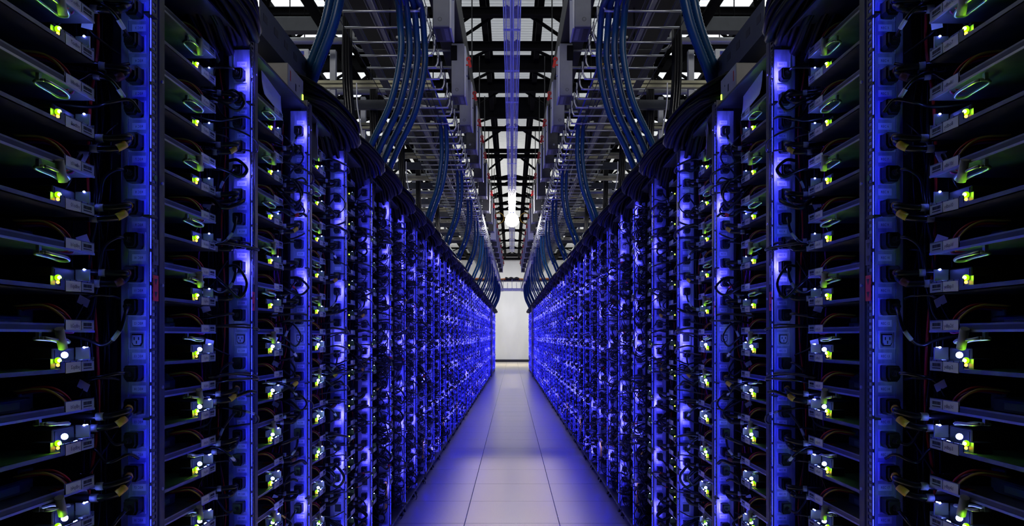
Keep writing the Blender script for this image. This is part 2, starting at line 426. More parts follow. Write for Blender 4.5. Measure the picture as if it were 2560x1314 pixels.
def marker_mesh(color, n=1):
    mb = MB(); mb.use(color); mb.box(-.0032, -.0026, .003, .024, -.026, .026); mb.use('ink')
    for s_ in (-1, 1): mb.prism([(.0135, s_*.013-.006), (.0195, s_*.013+.006), (.0075, s_*.013+.006)], 'x', -.0036, -.0032)
    return mb.mesh('height_marker')
MARK_R, MARK_B = marker_mesh('red'), marker_mesh('boxdark')
mb = MB(); mb.use(mat('green_dot_sticker', (0.01, 0.10, 0.02), .5)); mb.tube([(-.0028, 0, 0), (-.0018, 0, 0)], .0065, 14); DOT = mb.mesh('sticker')

mb = MB(); mb.use('beige'); mb.bbox(.02, .12, -.34, -.337, 1.84, 1.985, .001); BLANK = mb.mesh('blank_panel')
for sd in (-1, 1):
    rnd = random.Random(11)
    for i in range(NR):
        if i == GAP_AT: continue
        v0 = V0 + S*i
        r = empty('server_rack', 'black server rack with blue lit power strip, %s from the camera in the %s row' % (nth(i+1), SIDE[sd]), 'server rack', 'server racks in the %s row' % SIDE[sd])
        put(r, sd, D0, v0, 0)
        near = i < 6
        obj('post', POST_S if i < 9 else POST_P, r, label='slotted steel post'); obj('post', POST_B, r, label='plain square steel post')
        k = 0 if i == 0 else 1 if i < 3 else rnd.choice((2, 3, 4)) if i < 16 else rnd.choice((2, 4, 4, 3))
        obj('added_light_strip', STRIP[k], r, label='added slim black bar with blue lights')
        ps = obj('power_strip', PDU_NEAR if i < N_NEAR else PDU_FAR, r)
        if i < N_NEAR:
            for n, z in OUTLETS:
                obj('outlet', OUTLET, ps, (CX, PF, z-0.0335)); obj('label', rec_label(n), ps, (CX-.003, PF, z), 'white label reading REC %d' % n)
        obj('side_panel', P_SIDE, r); obj('rear_panel', P_REAR, r); obj('top_panel', P_TOP, r); obj('base', P_BASE, r)
        for fx, fy in ((.03, -.44), (.03, .0), (.6, -.44), (.6, 0)) if i < 16 else ((.03, 0),):
            obj('caster', P_FOOT, r, (fx, fy, 0))
        if i % 3 == 2 and i > 1: obj('lower_panel', P_LOW, r, label='grey lower panel with black sockets')
        if i in (3, 5): obj('blank_panel', BLANK, r, label='dull beige blanking plate')
        if i < 7:
            obj('height_marker', MARK_R, r, (0, 0, 1.262), 'red marker with black arrows'); obj('height_marker', MARK_B, r, (0, 0, 1.335), 'dark blue marker with black arrows')
            obj('sticker', DOT, r, (0, .014, 1.485+.02*(i % 2)), 'round green sticker')

# filler column between the two blocks
for sd in (-1, 1):
    t = empty('filler_cabinet', 'narrow black filler cabinet closing the gap between two rack blocks, %s row' % SIDE[sd], 'cabinet')
    put(t, sd, D0, V0+S*GAP_AT, 0)
    mb = MB(); mb.use('black'); mb.bbox(-.055, .66, -.44, .05, .04, 2.10, .004); obj('body', mb, t)
    mb = MB(); mb.use('dark'); mb.box(-.059, -.055, -.42, .03, .1, 2.0); obj('door', mb, t)
    mb = MB(); mb.use('rubber'); mb.box(0, .6, -.4, .03, 0, .04); obj('base', mb, t)

# ================================================================== TRAYS
# tray frame: origin at rack (D0, v post), level z.  Tray spans y from -0.474 to -0.105, front at d=.786
TX = dv(0.786); TY0, TY1 = -0.474, -0.105
def names(i):
    out = []
    pool = ['ydbo6', 'ydbo7', 'ydbo8', 'ydbo9', 'ydbo10', 'ydbp1', 'ydbp2', 'ydbp3', 'ydbp4', 'ydbp5', 'ydbp6', 'ydbp7']
    return [pool[(k+1) % 12] for k in range(12)]
NAMES = ['ydbo6', 'ydbo7', 'ydbo8', 'ydbo10', 'ydbp1', 'ydbp2', 'ydbp3', 'ydbp4', 'ydbp5', 'ydbp6', 'ydbp7', 'ydbp8']
def label_mesh(t, tilt):
    """name plate and bar code on the lip of a tray, facing the aisle"""
    mb = MB(); mb.use('paper'); x = TX - 0.0008
    a, b = TY1-0.087, TY1-0.043
    mb.prism([(a, -.009-tilt), (b, -.009), (b, .009), (a, .009-tilt*.6)], 'x', x, x+.0008)
    mb.use('ink'); letters(mb, t, (x-.0004, b-.004, -.0035), (0,-1,0), (0,0,1), 0.0095, 0.026)
    return mb.mesh('name_label')
def barcode_mesh():
    mb = MB(); mb.use('sticker'); x = TX-.0008; a, b = TY1-0.041, TY1-0.002
    mb.box(x, x+.0008, a, b, -.0085, .0085); mb.use('ink'); rr = random.Random(3); y = a+.006
    while y < b-.008:
        w = rr.choice((.0005, .0008, .0013)); mb.box(x-.0003, x, y, y+w, -.0005, .0055); y += w + rr.choice((.0006, .001))
    for k in range(10): mb.box(x-.0003, x, a+.006+.0026*k, a+.0078+.0026*k, -.0048, -.0026)
    return mb.mesh('barcode_label')
BAR = barcode_mesh()
def tray_a(detail):
    """server tray: pan, circuit board, heat sinks, memory, lights"""
    P = {}
    mb = MB(); mb.use('pan'); mb.box(TX, 1.33-D0, TY0, TY1, -.011, -.009)
    mb.box(TX, TX+.0015, TY1-.10, TY1, -.011, .011); mb.box(TX, TX+.0015, TY0, TY1-.10, -.011, -.002)
    mb.box(TX, 1.33-D0, TY1-.0015, TY1, -.011, .016)
    if detail:
        mb.use('black')
        for k in range(6): mb.tube([(TX-.0004, TY1-.09+.017*k, .0098), (TX, TY1-.09+.017*k, .0098)], .0018, 6)
    P['pan'] = mb.mesh('pan')
    mb = MB(); mb.use('board'); mb.box(TX+.006, 1.30-D0, TY0+.01, TY1-.012, -.004, -.0024); P['circuit_board'] = mb.mesh('circuit_board')
    mb = MB(); mb.use('fin')
    for k in range(9): mb.box(TX+.075, TX+.15, -.34+.009*k, -.3375+.009*k, -.002, .030)
    mb.box(TX+.075, TX+.15, -.34, -.262, -.0024, .004); P['heat_sink'] = mb.mesh('heat_sink')
    mb = MB(); mb.use('black'); mb.bbox(TX+.03, TX+.11, -.18, -.115, -.0024, .034, .002); mb.use('dark'); mb.box(TX+.029, TX+.03, -.175, -.12, .004, .03); P['power_socket'] = mb.mesh('power_socket')
    mb = MB(); mb.use('board')
    for k in range(5): mb.box(TX+.02, TX+.15, -.40+.011*k, -.3975+.011*k, -.0024, .026)
    P['memory_module'] = mb.mesh('memory_bank')
    mb = MB(); mb.use('rail'); mb.box(TX+.002, TX+.028, TY1-.012, TY1-.009, .012, .034); mb.box(TX+.002, TX+.010, TY1-.034, TY1-.009, .011, .0125); P['bracket'] = mb.mesh('bracket')
    # jack stack where the lights sit
    mb = MB(); mb.use('black'); mb.bbox(TX+.012, TX+.045, -.215, -.200, -.0024, .016, .001); P['jack'] = mb.mesh('jack')
    mb = MB(); mb.use('green_point'); mb.ball((TX+.0045, -.2015, .0125), .0032); mb.use('green_halo'); mb.ball((TX+.0085, -.199, .0125), .0056, 10); P['green_light'] = mb.mesh('green_light')
    mb = MB(); mb.use('green_point'); mb.ball((TX+.0045, -.169, .004), .0015); mb.use('green_halo'); mb.ball((TX+.007, -.168, .004), .0028); P['small_green_light'] = mb.mesh('small_green_light')
    mb = MB(); mb.use('orange_point'); mb.ball((TX+.008, -.200, .0045), .0028); P['orange_light'] = mb.mesh('orange_light')
    mb = MB(); mb.use('blue_point'); mb.ball((TX+.012, TY1-.012, .034), .0022, sz=.8); mb.use('blue_point'); mb.box(TX+.011, TX+.013, TY1-.012, TY1-.001, .0332, .0345); P['blue_light'] = mb.mesh('blue_light')
    mb = MB(); mb.use('white_point')
    mb.ball((TX+.0055, -.1815, .0215), .0036); mb.use('blue_far'); mb.ball((TX+.0095, -.179, .0215), .0058, 10); P['white_light'] = mb.mesh('white_light')
    mb = MB(); mb.use('blue_point')
    for k, (a, b) in enumerate(((.004, -.160), (.004, -.157), (.007, -.154), (.005, -.151))): mb.box(TX+a, TX+a+.002, b, b+.0018, .008+.001*(k % 2), .0096+.001*(k % 2))
    P['status_light'] = mb.mesh('status_light')
    return P
def tray_b():
    P = {}
    mb = MB(); mb.use('pan'); mb.box(TX, 1.33-D0, TY0, TY1, -.011, -.009); mb.box(TX, 1.33-D0, TY1-.0015, TY1, -.011, .012); P['pan'] = mb.mesh('pan')
    mb = MB(); mb.use('rail'); mb.box(TX-.001, TX+.0015, TY0, TY1, -.012, -.008); mb.use('dark'); mb.box(TX, TX+.0015, TY0, TY1, -.008, .0); mb.use('pan'); mb.box(TX, TX+.0015, TY0, TY1, 0, .003)
    mb.box(TX, TX+.0015, TY1-.09, TY1, -.011, .0105); P['front_rail'] = mb.mesh('front_rail')
    for nm, y in (('hard_drive', -.43), ('hard_drive_b', -.27)):
        mb = MB(); mb.use('drive'); mb.bbox(TX+.075, TX+.215, y, y+.102, -.009, .017, .003); mb.use('sticker'); mb.box(TX+.0744, TX+.075, y+.02, y+.07, -.002, .010)
        P[nm] = mb.mesh('hard_drive')
    mb = MB(); mb.use('drive'); mb.bbox(TX+.10, TX+.26, -.165, -.125, -.009, .030, .002); P['power_supply'] = mb.mesh('power_supply')
    for q, (c, dy, dz) in enumerate((('redwire', 0, 0), ('redwire', .008, .006), ('yelwire', -.008, .004), ('purple', .014, -.002))):
        mb = MB(); mb.use(c)
        mb.tube([(TX+.06, -.23+dy, .028+dz), (TX+.025, -.205+dy, .030+dz), (TX+.006, -.185+dy, .012+dz), (TX+.010, -.168+dy, -.010+dz), (TX+.05, -.15+dy, -.008)], .0021, 6, 6); P['wire%d' % q] = mb.mesh('wire')
    # flat loop handle hanging over the server tray below
    mb = MB(); mb.use(M['rail'])
    mb.tube([(TX+.002, -.245, -.022), (TX-.004, -.235, -.024), (TX-.004, -.195, -.026), (TX+.002, -.180, -.030), (TX+.018, -.180, -.030), (TX+.024, -.195, -.026), (TX+.024, -.235, -.024), (TX+.016, -.245, -.022), (TX+.002, -.245, -.022)], .0028, 6, 4)
    mb.box(TX+.008, TX+.014, -.250, -.243, -.024, -.010); P['loop_handle'] = mb.mesh('loop_handle')
    mb = MB(); mb.use('clip'); mb.tube([(TX-.004, -.205, -.040), (TX-.008, -.222, -.006)], .0075, 10); P['cable_sleeve'] = mb.mesh('cable_sleeve')
    return P
PA, PB = tray_a(True), tray_b()
def far_tray(kind):
    mb = MB(); mb.use('pan'); mb.box(TX, 1.33-D0, TY0, TY1, -.011, -.009); mb.box(TX, TX+.0015, TY1-.09, TY1, -.011, .010); mb.box(TX, 1.33-D0, TY1-.0015, TY1, -.011, .016)
    mb.use('paper'); mb.box(TX-.0008, TX, TY1-.087, TY1-.043, -.009, .009); mb.use('sticker'); mb.box(TX-.0008, TX, TY1-.041, TY1-.002, -.0085, .0085)
    if kind == 'a':
        mb.use('board'); mb.box(TX+.006, 1.30-D0, TY0+.01, TY1-.012, -.004, -.0024)
        mb.use('fin'); mb.box(TX+.075, TX+.15, -.34, -.262, -.0024, .03); mb.use('rail'); mb.box(TX+.002, TX+.028, TY1-.012, TY1-.009, .012, .034)
        mb.use('black'); mb.box(TX+.03, TX+.11, -.18, -.115, -.0024, .034)
        mb.use('blue_far'); mb.ball((TX+.012, TY1-.004, .034), .003, 6); mb.use('green_far'); mb.ball((TX+.006, -.200, .0115), .0032, 6)
    else:
        mb.use('rail'); mb.box(TX-.001, TX+.0015, TY0, TY1, -.012, -.008); mb.use('drive'); mb.box(TX+.075, TX+.215, -.43, -.33, -.009, .017); mb.box(TX+.075, TX+.215, -.27, -.17, -.009, .017)
    return mb
FA, FB = far_tray('a').mesh('server_tray'), far_tray('b').mesh('drive_tray')
NL = {n+s_: label_mesh(n+s_, t) for n in NAMES for s_, t in (('', 0.0015), ('d', -.0005))}
for sd in (-1, 1):
    for i in range(N_TRAY):
        v0 = V0+S*i
        for j, z in enumerate(ZA):
            if z > 1.9: continue
            if i == 0 and (z > 1.84 or z < .72): continue      # outside the frame
            where = '%s rack of the %s row' % (nth(i+1), SIDE[sd])
            la = ('server tray labelled %s with green lights in the ' % NAMES[j] if i < N_NEAR else 'server tray with blue light, %s from top, ' % nth(j+1)) + where
            lb = ('drive tray labelled %sd with steel front rail in the ' % NAMES[j] if i < N_NEAR else 'drive tray with steel rail, %s from top, ' % nth(j+1)) + where
            if i >= N_NEAR+1:
                o = obj('server_tray', FA); tag(o, la, 'server tray', 'server trays'); put(o, sd, D0, v0, z)
                o = obj('drive_tray', FB); tag(o, lb, 'drive tray', 'drive trays'); put(o, sd, D0, v0, z+.0735)
                continue
            t = empty('server_tray', la, 'server tray', 'server trays'); put(t, sd, D0, v0, z)
            cb = None
            for nm in ('pan', 'circuit_board', 'heat_sink', 'power_socket', 'memory_module', 'bracket', 'jack', 'green_light', 'orange_light', 'blue_light', 'small_green_light'):
                q = obj('memory_bank' if nm == 'memory_module' else nm, PA[nm], t if nm in ('pan', 'circuit_board', 'bracket', 'blue_light') else cb)
                if nm == 'circuit_board': cb = q
            if z < 1.19: obj('white_light', PA['white_light'], cb)
            obj('status_light', PA['status_light'], cb)
            obj('name_label', NL[NAMES[j]], t, label='cream label reading ' + NAMES[j]); obj('barcode_label', BAR, t)
            if z+.0735 > 1.92: continue
            t = empty('drive_tray', lb, 'drive tray', 'drive trays'); put(t, sd, D0, v0, z+.0735)
            for nm in ('pan', 'front_rail', 'hard_drive', 'hard_drive_b', 'power_supply', 'wire0', 'wire1', 'wire2', 'wire3', 'loop_handle') + (('cable_sleeve',) if (j+i) % 2 else ()):
                obj(PB[nm].name.split('.')[0], PB[nm], t)
            obj('name_label', NL[NAMES[j]+'d'], t, label='cream label reading ' + NAMES[j] + 'd'); obj('barcode_label', BAR, t)
# the trays of all racks further back
mb = MB(); fa, fb = far_tray('a'), far_tray('b')
def merge(dst, src, fn):
    o = len(dst.v); dst.v += [tuple(fn(*p)) for p in src.v]; dst.f += [tuple(i+o for i in f) for f in src.f]; dst.smooth += src.smooth
    mp = []
    for m in src.mats: dst.use(m); mp.append(dst.cur)
    dst.m += [mp[k] for k in src.m]
for sd in (-1, 1):
    for i in range(N_TRAY, NR):
        if i == GAP_AT: continue
        for z in ZA:
            for src, dz in ((fa, 0), (fb, .0735)):
                merge(mb, src, lambda x, y, zz: world(sd, D0+x, V0+S*i+y, z+dz+zz))
o = obj('distant_trays', mb); tag(o, 'server and drive trays of the racks further down both rows, small blue lights', 'server trays'); o['kind'] = 'stuff'

# ================================================================== CORDS
# relative to the outlet: origin (D0+CX, v post + PF, z outlet)
def plug_geo(mb, low=False):
    mb.use('rubber')
    pts = [(-.0135, -.009), (-.009, -.0165), (.009, -.0165), (.0135, -.009), (.0135, .0135), (.0105, .0155), (-.0105, .0155), (-.0135, .0135)]
    mb.prism(pts, 'y', -.024, -.0005)
    if low: return
    mb.prism([(p[0]*.8, p[1]*.8) for p in pts], 'y', -.032, -.024)
    for k in range(4): mb.tube([(0, -.032-.004*k, 0), (0, -.0345-.004*k, 0)], .0065-.0006*k, 10)
PATHS = [
    [(0,-.034,0), (.006,-.060,.002), (.030,-.078,-.004), (.075,-.090,-.010), (.16,-.13,-.005), (.30,-.16,0)],
    [(0,-.034,0), (.004,-.056,-.010), (.022,-.066,-.040), (.040,-.070,-.075), (.080,-.090,-.085), (.2,-.14,-.07)],
    [(0,-.034,0), (-.006,-.062,.006), (.006,-.085,.030), (.040,-.085,.045), (.085,-.092,.025), (.2,-.14,.02)],
    [(0,-.034,0), (.014,-.055,-.004), (.034,-.052,.014), (.052,-.060,.050), (.062,-.085,.060), (.16,-.14,.05)],
    [(0,-.034,0), (-.014,-.070,-.012), (-.010,-.085,-.048), (.020,-.085,-.075), (.065,-.092,-.060), (.2,-.14,-.04)],
    [(0,-.034,0), (.010,-.058,.0), (.028,-.070,-.020), (.034,-.072,-.055), (.044,-.072,-.11), (.060,-.080,-.16), (.1,-.14,-.17)],
]
def cord_variant(p, r, color_tag=None):
    P = {}
    mb = MB(); plug_geo(mb); P['plug'] = mb.mesh('plug')
    mb = MB(); mb.use('cable'); mb.tube(p, r, 8, 6); P['cable'] = mb.mesh('cable')
    if color_tag:
        q = smooth_path(p, 6); k = 12 if color_tag in ('sticker',) else 6
        mb = MB(); mb.use(color_tag); mb.tube(q[k:k+4], r*1.22, 8); P['band'] = mb.mesh('band')
    return P
def heavy(p, r, band):
    """two thick sleeved leads side by side with a coloured end band and a printed sticker"""
    P = {}
    mb = MB(); plug_geo(mb); P['plug'] = mb.mesh('plug')
    for k, dz in enumerate((0.0, -.021)):
        q = [v + Vector((.002*k if j > 4 else 0, -.003*k, dz*min(1, j/9))) for j, v in enumerate(smooth_path(p, 6))]
        sx = '' if k == 0 else '_b'
        mb = MB(); mb.use('cable'); mb.tube(q, r, 10); P['cable'+sx] = mb.mesh('cable')
        mb = MB(); mb.use(band); mb.tube(q[2+4*k:6+4*k], r*1.1, 10); P['band'+sx] = mb.mesh('band')
        mb = MB(); mb.use('sticker'); mb.tube(q[13+k:16+k], r*1.12, 10); P['sticker'+sx] = mb.mesh('sticker')
    return P
HP = [[(0,-.034,0), (-.002,-.052,-.002), (.022,-.066,-.003), (.055,-.078,-.002), (.11,-.095,0), (.24,-.13,.002), (.40,-.15,.002)],
      [(0,-.034,0), (-.010,-.058,-.004), (.016,-.080,-.012), (.055,-.088,-.012), (.11,-.100,-.008), (.24,-.14,-.006), (.40,-.15,0)]]
VAR = [cord_variant(PATHS[0], .0036), cord_variant(PATHS[1], .0034, 'sticker'), cord_variant(PATHS[2], .0036, 'flag'), cord_variant(PATHS[3], .0032), cord_variant(PATHS[4], .0036, 'sticker'), cord_variant(PATHS[5], .0034)]
HV = [heavy(HP[0], .0068, 'rubber'), heavy(HP[1], .0070, 'rubber'), heavy(HP[0], .0068, 'darkred'), heavy(HP[1], .0068, 'yellow')]
ZMAX = {0: (0.63, 1.86), 1: (.35, 1.95), 2: (.1, 1.95)}
EXPOSED = {12, 23}
def in_view(i, z): a, b = ZMAX.get(i, (0.05, 1.95)); return a < z < b
for sd in (-1, 1):
    rnd = random.Random(5)
    for i in range(N_CORD):
        for n, z in OUTLETS:
            if n in EXPOSED or not in_view(i, z): continue
            hv = n % 2 == 0
            if hv: w = HV[rnd.choice((0, 0, 0, 1, 1, 2, 3))] if n != 14 else HV[3]
            else: w = VAR[rnd.randrange(6)]
            wh = 'REC %d of the %s rack, %s row' % (n, nth(i+1), SIDE[sd])
            t = empty('power_cord', ('thick' if hv else 'thin') + ' black power cord plugged in under ' + wh, 'power cord', 'power cords')
            put(t, sd, D0+CX, V0+S*i+PF, z-.0335)
            for nm, me in w.items():
                obj(nm.replace('_b', ''), me, t)
def clutter(mb, rnd, count, sides, seg, band=.16):
    """slack of the cords in front of a power strip: loops, sags and bights between the sockets and the trays"""
    for q in range(count):
        z = rnd.uniform(.12, 1.90); z = .106 + .0718*round((z-.106)/.0718) + rnd.gauss(0, .013) if rnd.random() < .7 else z
        x0 = rnd.uniform(-.016, .045); y0 = rnd.uniform(-.10, -.035); kind = rnd.random(); r = rnd.choice((.0026, .003, .0036, .0045, .006))
        dz = rnd.uniform(-.05, .04)
        if kind < .45:      # lead running across towards the trays
            pts = [(x0-.01, y0+.02, z+dz*.4), (x0, y0, z), (x0+.03, y0-.02, z-.012), (x0+.07, y0-.02, z+rnd.uniform(-.02, .02)), (.17, -.13, z+dz*.5)]
        elif kind < .8:     # hanging loop
            w = rnd.uniform(.015, .04); h = rnd.uniform(.03, .085)
            pts = [(x0+.05, y0+.01, z+.01), (x0+.015, y0-.015, z+.006), (x0-w*.5, y0-.02, z-h*.5), (x0+w*.3, y0-.022, z-h), (x0+w+.02, y0-.02, z-h*.6), (x0+w+.06, y0-.02, z-.01)]
        else:               # bight reaching out past the post
            pts = [(x0+.06, y0, z), (x0+.01, y0-.01, z+.008), (-.018, -.02, z+dz*.3), (-.014, .012, z+dz*.7-.01), (.01, -.02, z+dz), (x0+.07, y0-.02, z+dz-.01)]
        mb.use('cable'); mb.tube(pts, r, sides, seg, cap=False)
        if rnd.random() < band:
            q_ = smooth_path(pts, 3); k = rnd.randrange(1, 9); mb.use(rnd.choice(('red', 'yellow', 'sticker', 'flag', 'redwire', 'sticker'))); mb.tube(q_[k:k+2], r*1.3, 5)
# ----- everything further down the rows: one mass of cords
mb = MB(); rnd = random.Random(21)
for sd in (-1, 1):
    for i in range(N_CORD, NR):
        if i == GAP_AT: continue
        for n, z in OUTLETS:
            if rnd.random() < .12: continue
            ox, oy, oz = D0+CX, V0+S*i+PF, z-.0335
            mb.xf = lambda x, y, zz: world(sd, ox+x, oy+y, oz+zz)
            plug_geo(mb, True)
            if n % 2 == 0:
                p = HP[rnd.randrange(2)]; r = .006
            else:
                p = PATHS[rnd.randrange(6)]; r = .0038
            jit = [(a+rnd.uniform(-.012, .012)*(k > 0), b+rnd.uniform(-.012, .012)*(k > 0), c+rnd.uniform(-.02, .02)*(k > 0)) for k, (a, b, c) in enumerate(p)]
            mb.use('cable'); mb.tube(jit, r, 5, 2 if i < 20 else 1, cap=False)
            if rnd.random() < .22 and i < 24:
                mb.use(rnd.choice(('red', 'yellow', 'sticker', 'flag', 'redwire'))); q = smooth_path(jit, 3); k = rnd.randrange(1, 6); mb.tube(q[k:k+2], r*1.3, 5)
            for rep_ in range(2 if i < 26 else 1):      # slack loops hanging out over the power strip
                a = rnd.uniform(-.03, .03); mb.use('cable'); s_ = rnd.uniform(.5, 1.3)
                mb.tube([(-.012+a*.3, -.04, .02), (-.020+a, -.085, -.03*s_), (.0+a, -.10, -.07*s_), (.03, -.085, -.05*s_), (.07, -.09, .0), (.16, -.14, .02)], .0028, 4, 2, cap=False)
        mb.xf = lambda x, y, zz: world(sd, D0+x, V0+S*i+y, zz)
        clutter(mb, rnd, 84 if i < 13 else 66 if i < 24 else 46, 5 if i < 12 else 4, 3 if i < 14 else 2)
mb.xf = None
o = obj('distant_cords', mb); tag(o, 'black power cords crowding the power strips further down both rows', 'power cords'); o['kind'] = 'stuff'

# thin data cables with a paper flag, near racks
def flag_geo(mb, p, t, w=.022, h=.016, twist=0.0):
    p = Vector(p); ux = Vector((math.cos(twist), 0, math.sin(twist))); uz = Vector((-math.sin(twist), -.2, math.cos(twist)))
    mb.use('flag'); a, b, c, d = p-ux*w/2-uz*h/2, p+ux*w/2-uz*h/2, p+ux*w/2+uz*h/2, p-ux*w/2+uz*h/2
    n = ux.cross(uz).normalized()*.0005
    mb.add([a, b, c, d, a+n, b+n, c+n, d+n], [(0,1,2,3), (7,6,5,4), (0,1,5,4), (1,2,6,5), (2,3,7,6), (3,0,4,7)])
    mb.use('ink')
    for k in range(3):
        for q in range(4):
            o_ = p - ux*w*.40 + uz*(h*.26-k*h*.28) + ux*(w*.2*q) - n*1.2
            if n.y > 0: pass
            mb.quad(o_, o_+ux*w*.14, o_+ux*w*.14+uz*h*.12, o_+uz*h*.12)
DC = [
    ([(.02,-.03,0), (.026,-.055,.004), (.05,-.080,.0), (.07,-.090,-.04), (.10,-.098,-.09), (.2,-.15,-.10)], (.056,-.088,-.008), .5),
    ([(.03,-.02,0), (.036,-.05,-.03), (.052,-.072,-.07), (.075,-.088,-.09), (.2,-.15,-.07)], (.060,-.086,-.085), -1.1),
    ([(.02,-.03,0), (.045,-.07,.02), (.070,-.088,.05), (.10,-.095,.03), (.13,-.11,-.02), (.2,-.2,-.05)], (.050,-.086,.035), .25),
    ([(.03,-.03,0), (.055,-.065,-.005), (.085,-.085,.02), (.13,-.10,.045), (.19,-.15,.045), (.21,-.24,.0)], (.062,-.080,.012), -.3),
]
DVAR = []
for p, fp, tw in DC:
    P = {}; mb = MB(); mb.use('cable'); mb.tube(p, .0022, 7, 7); P['cable'] = mb.mesh('cable')
    mb = MB(); flag_geo(mb, fp, '', twist=tw); P['paper_flag'] = mb.mesh('paper_flag'); DVAR.append(P)
for sd in (-1, 1):
    rnd = random.Random(9); zs = [1.72, 1.60, 1.50, 1.345, 1.215, 1.09, .965, .84, .70, .56, .42, .30]
    for i in range(4):
        cnt = 0
        for z in zs:
            z += rnd.uniform(-.03, .03)
            if i == 0 and not .76 < z < 1.80: continue
            if i == 1 and z < .5: continue
            cnt += 1
            t = empty('data_cable', 'thin dark cable with paper flag, %s from top, %s rack, %s row' % (nth(cnt), nth(i+1), SIDE[sd]), 'data cable', 'flagged data cables')
            put(t, sd, D0+CX, V0+S*i+PF, z)
            for nm, me in DVAR[rnd.randrange(4)].items(): obj(nm, me, t, label='pale paper flag' if nm == 'paper_flag' else None)
# bunched harness running down the dark gap beside each near power strip
for sd in (-1, 1):
    for i in range(5):
        rnd = random.Random(40+i); mb = MB()
        for q in range(9):
            bx, by = rnd.uniform(.068, .11), rnd.uniform(-.075, -.02); pts = []
            for k in range(13): pts.append((bx+rnd.uniform(-.012, .014), by+rnd.uniform(-.014, .012), 1.9-.15*k))
            mb.use(rnd.choice(('cable', 'cable', 'cable', 'cable', 'cable', 'redwire', 'purple'))); mb.tube(pts, rnd.choice((.0022, .003)), 6, 4)
        clutter(mb, rnd, (4, 18, 30, 44, 60)[i], 6, 5, .1)
        o = obj('cable_harness', mb); tag(o, 'black cable harness running down beside the power strip of the %s rack, %s row' % (nth(i+1), SIDE[sd]), 'cable harness', 'cable harnesses'); o['kind'] = 'stuff'
        put(o, sd, D0, V0+S*i, 0)

# ================================================================== ON TOP OF THE RACKS
BUND = []
for q in range(4):
    rnd = random.Random(70+q); mb = MB(); big = q == 3
    for k in range(64 if big else 46):
        a = rnd.random(); b = rnd.random(); r = rnd.choice((.008, .010, .012))
        x1 = -.085+.17*a; z1 = 1.985+(.22 if big else .15)*b*(.35+a*.65)
        mb.use('bundle')
        mb.tube([(.30+.1*a, -.46+.08*b, 2.02), (.17, -.44+.06*b, 2.04+.12*b), (x1+.07, -.38+.1*a, z1+.05), (x1, -.22+.06*b, z1), (x1+.005, -.06, z1-.10*a-.02), (x1+.06, .03, 2.0), (.12+.1*b, .045, 1.985)], r, 6, 3)
    BUND.append(mb.mesh('cable_bundle'))
for sd in (-1, 1):
    for i in range(1, NR):
        if i in (2, GAP_AT): continue
        o = obj('cable_bundle', BUND[3 if i == 1 else i % 3]); tag(o, 'fat loop of black cables bulging from the top of the %s rack, %s row' % (nth(i+1), SIDE[sd]), 'cable bundle', 'cable bundles on the racks')
        put(o, sd, D0 + (.04 if i == 1 else 0), V0+S*i, 0)
for sd in (-1, 1):
    # beige switch box on the third rack, tags and sheets of paper
    def topbox(i, lab, nm='network_switch'):
        t = empty(nm, lab, 'network switch'); put(t, sd, D0, V0+S*i, 1.976)
        mb = MB(); mb.use('beige'); mb.bbox(.052, .26, -.05, .13, .030, .130, .003); obj('housing', mb, t)
        mb = MB(); mb.use('black'); mb.bbox(.06, .25, -.04, .12, .0, .030, .003); obj('mounting_shelf', mb, t)
        mb = MB(); mb.use('red'); mb.box(.0513, .052, -.03, -.02, .075, .110); obj('mark', mb, t, label='red printed mark')
        mb = MB(); mb.use('ink'); mb.box(.0513, .052, .03, .042, .06, .085); mb.box(.0513, .052, .075, .08, .09, .096); obj('socket', mb, t)
        mb = MB(); mb.use('green_far'); mb.box(.0505, .052, .115, .124, .045, .075); obj('indicator_light', mb, t, label='lit green light')
    topbox(2, 'beige switch box with red mark on top of the third rack, %s row' % SIDE[sd])
    for i, (dx, w, h, sl) in ((2, (.028, .12, .085, .07)), (3, (.012, .05, .10, .05)), (5, (-.005, .04, .09, .02))):
        mb = MB(); mb.use('flag'); n = 6
        V = []; Fc = []
        for k in range(n+1):
            t_ = k/n; bend = math.sin(t_*1.6)*.05
            V += [(dx+bend*.3, -.38+sl*t_, 1.985-h*t_*.75-bend*.2), (dx+.02+bend*.3, -.38+w*2+sl*t_, 1.985-h*t_*.75-bend*.2)]
        for k in range(n): Fc.append((2*k, 2*k+1, 2*k+3, 2*k+2))
        V2 = [(x+.0012, y, z) for x, y, z in V]; o0 = len(V); Fc += [tuple(j+o0 for j in f[::-1]) for f in Fc]
        mb.add(V+V2, Fc); o = obj('paper_sheet', mb); tag(o, 'loose white sheet of paper hanging at the top of the %s rack, %s row' % (nth(i+1), SIDE[sd]), 'paper sheet', 'paper sheets'); put(o, sd, D0, V0+S*i, 0)
    # blue grey slotted trough standing on the second rack
    t = empty('cable_trough', 'blue grey slotted steel trough above the third rack, %s row' % SIDE[sd], 'cable trough'); put(t, sd, D0+.06, V0+2*S, 1.976)
    mb = MB(); mb.use('beamgrey'); mb.box(.05, .053, -.16, .40, .19, .30); mb.box(.05, .15, -.16, .40, .187, .19); mb.box(.147, .15, -.16, .40, .19, .30); obj('channel', mb, t)
    mb = MB(); mb.use('beamgrey')
    for yy in (-.12,): mb.box(.09, .11, yy, yy+.03, 0, .187)
    obj('bracket', mb, t)
    mb = MB(); mb.use('black')
    for k in range(5): mb.box(.0492, .05, -.13+.11*k, -.09+.11*k, .24, .265)
    obj('slot', mb, t)

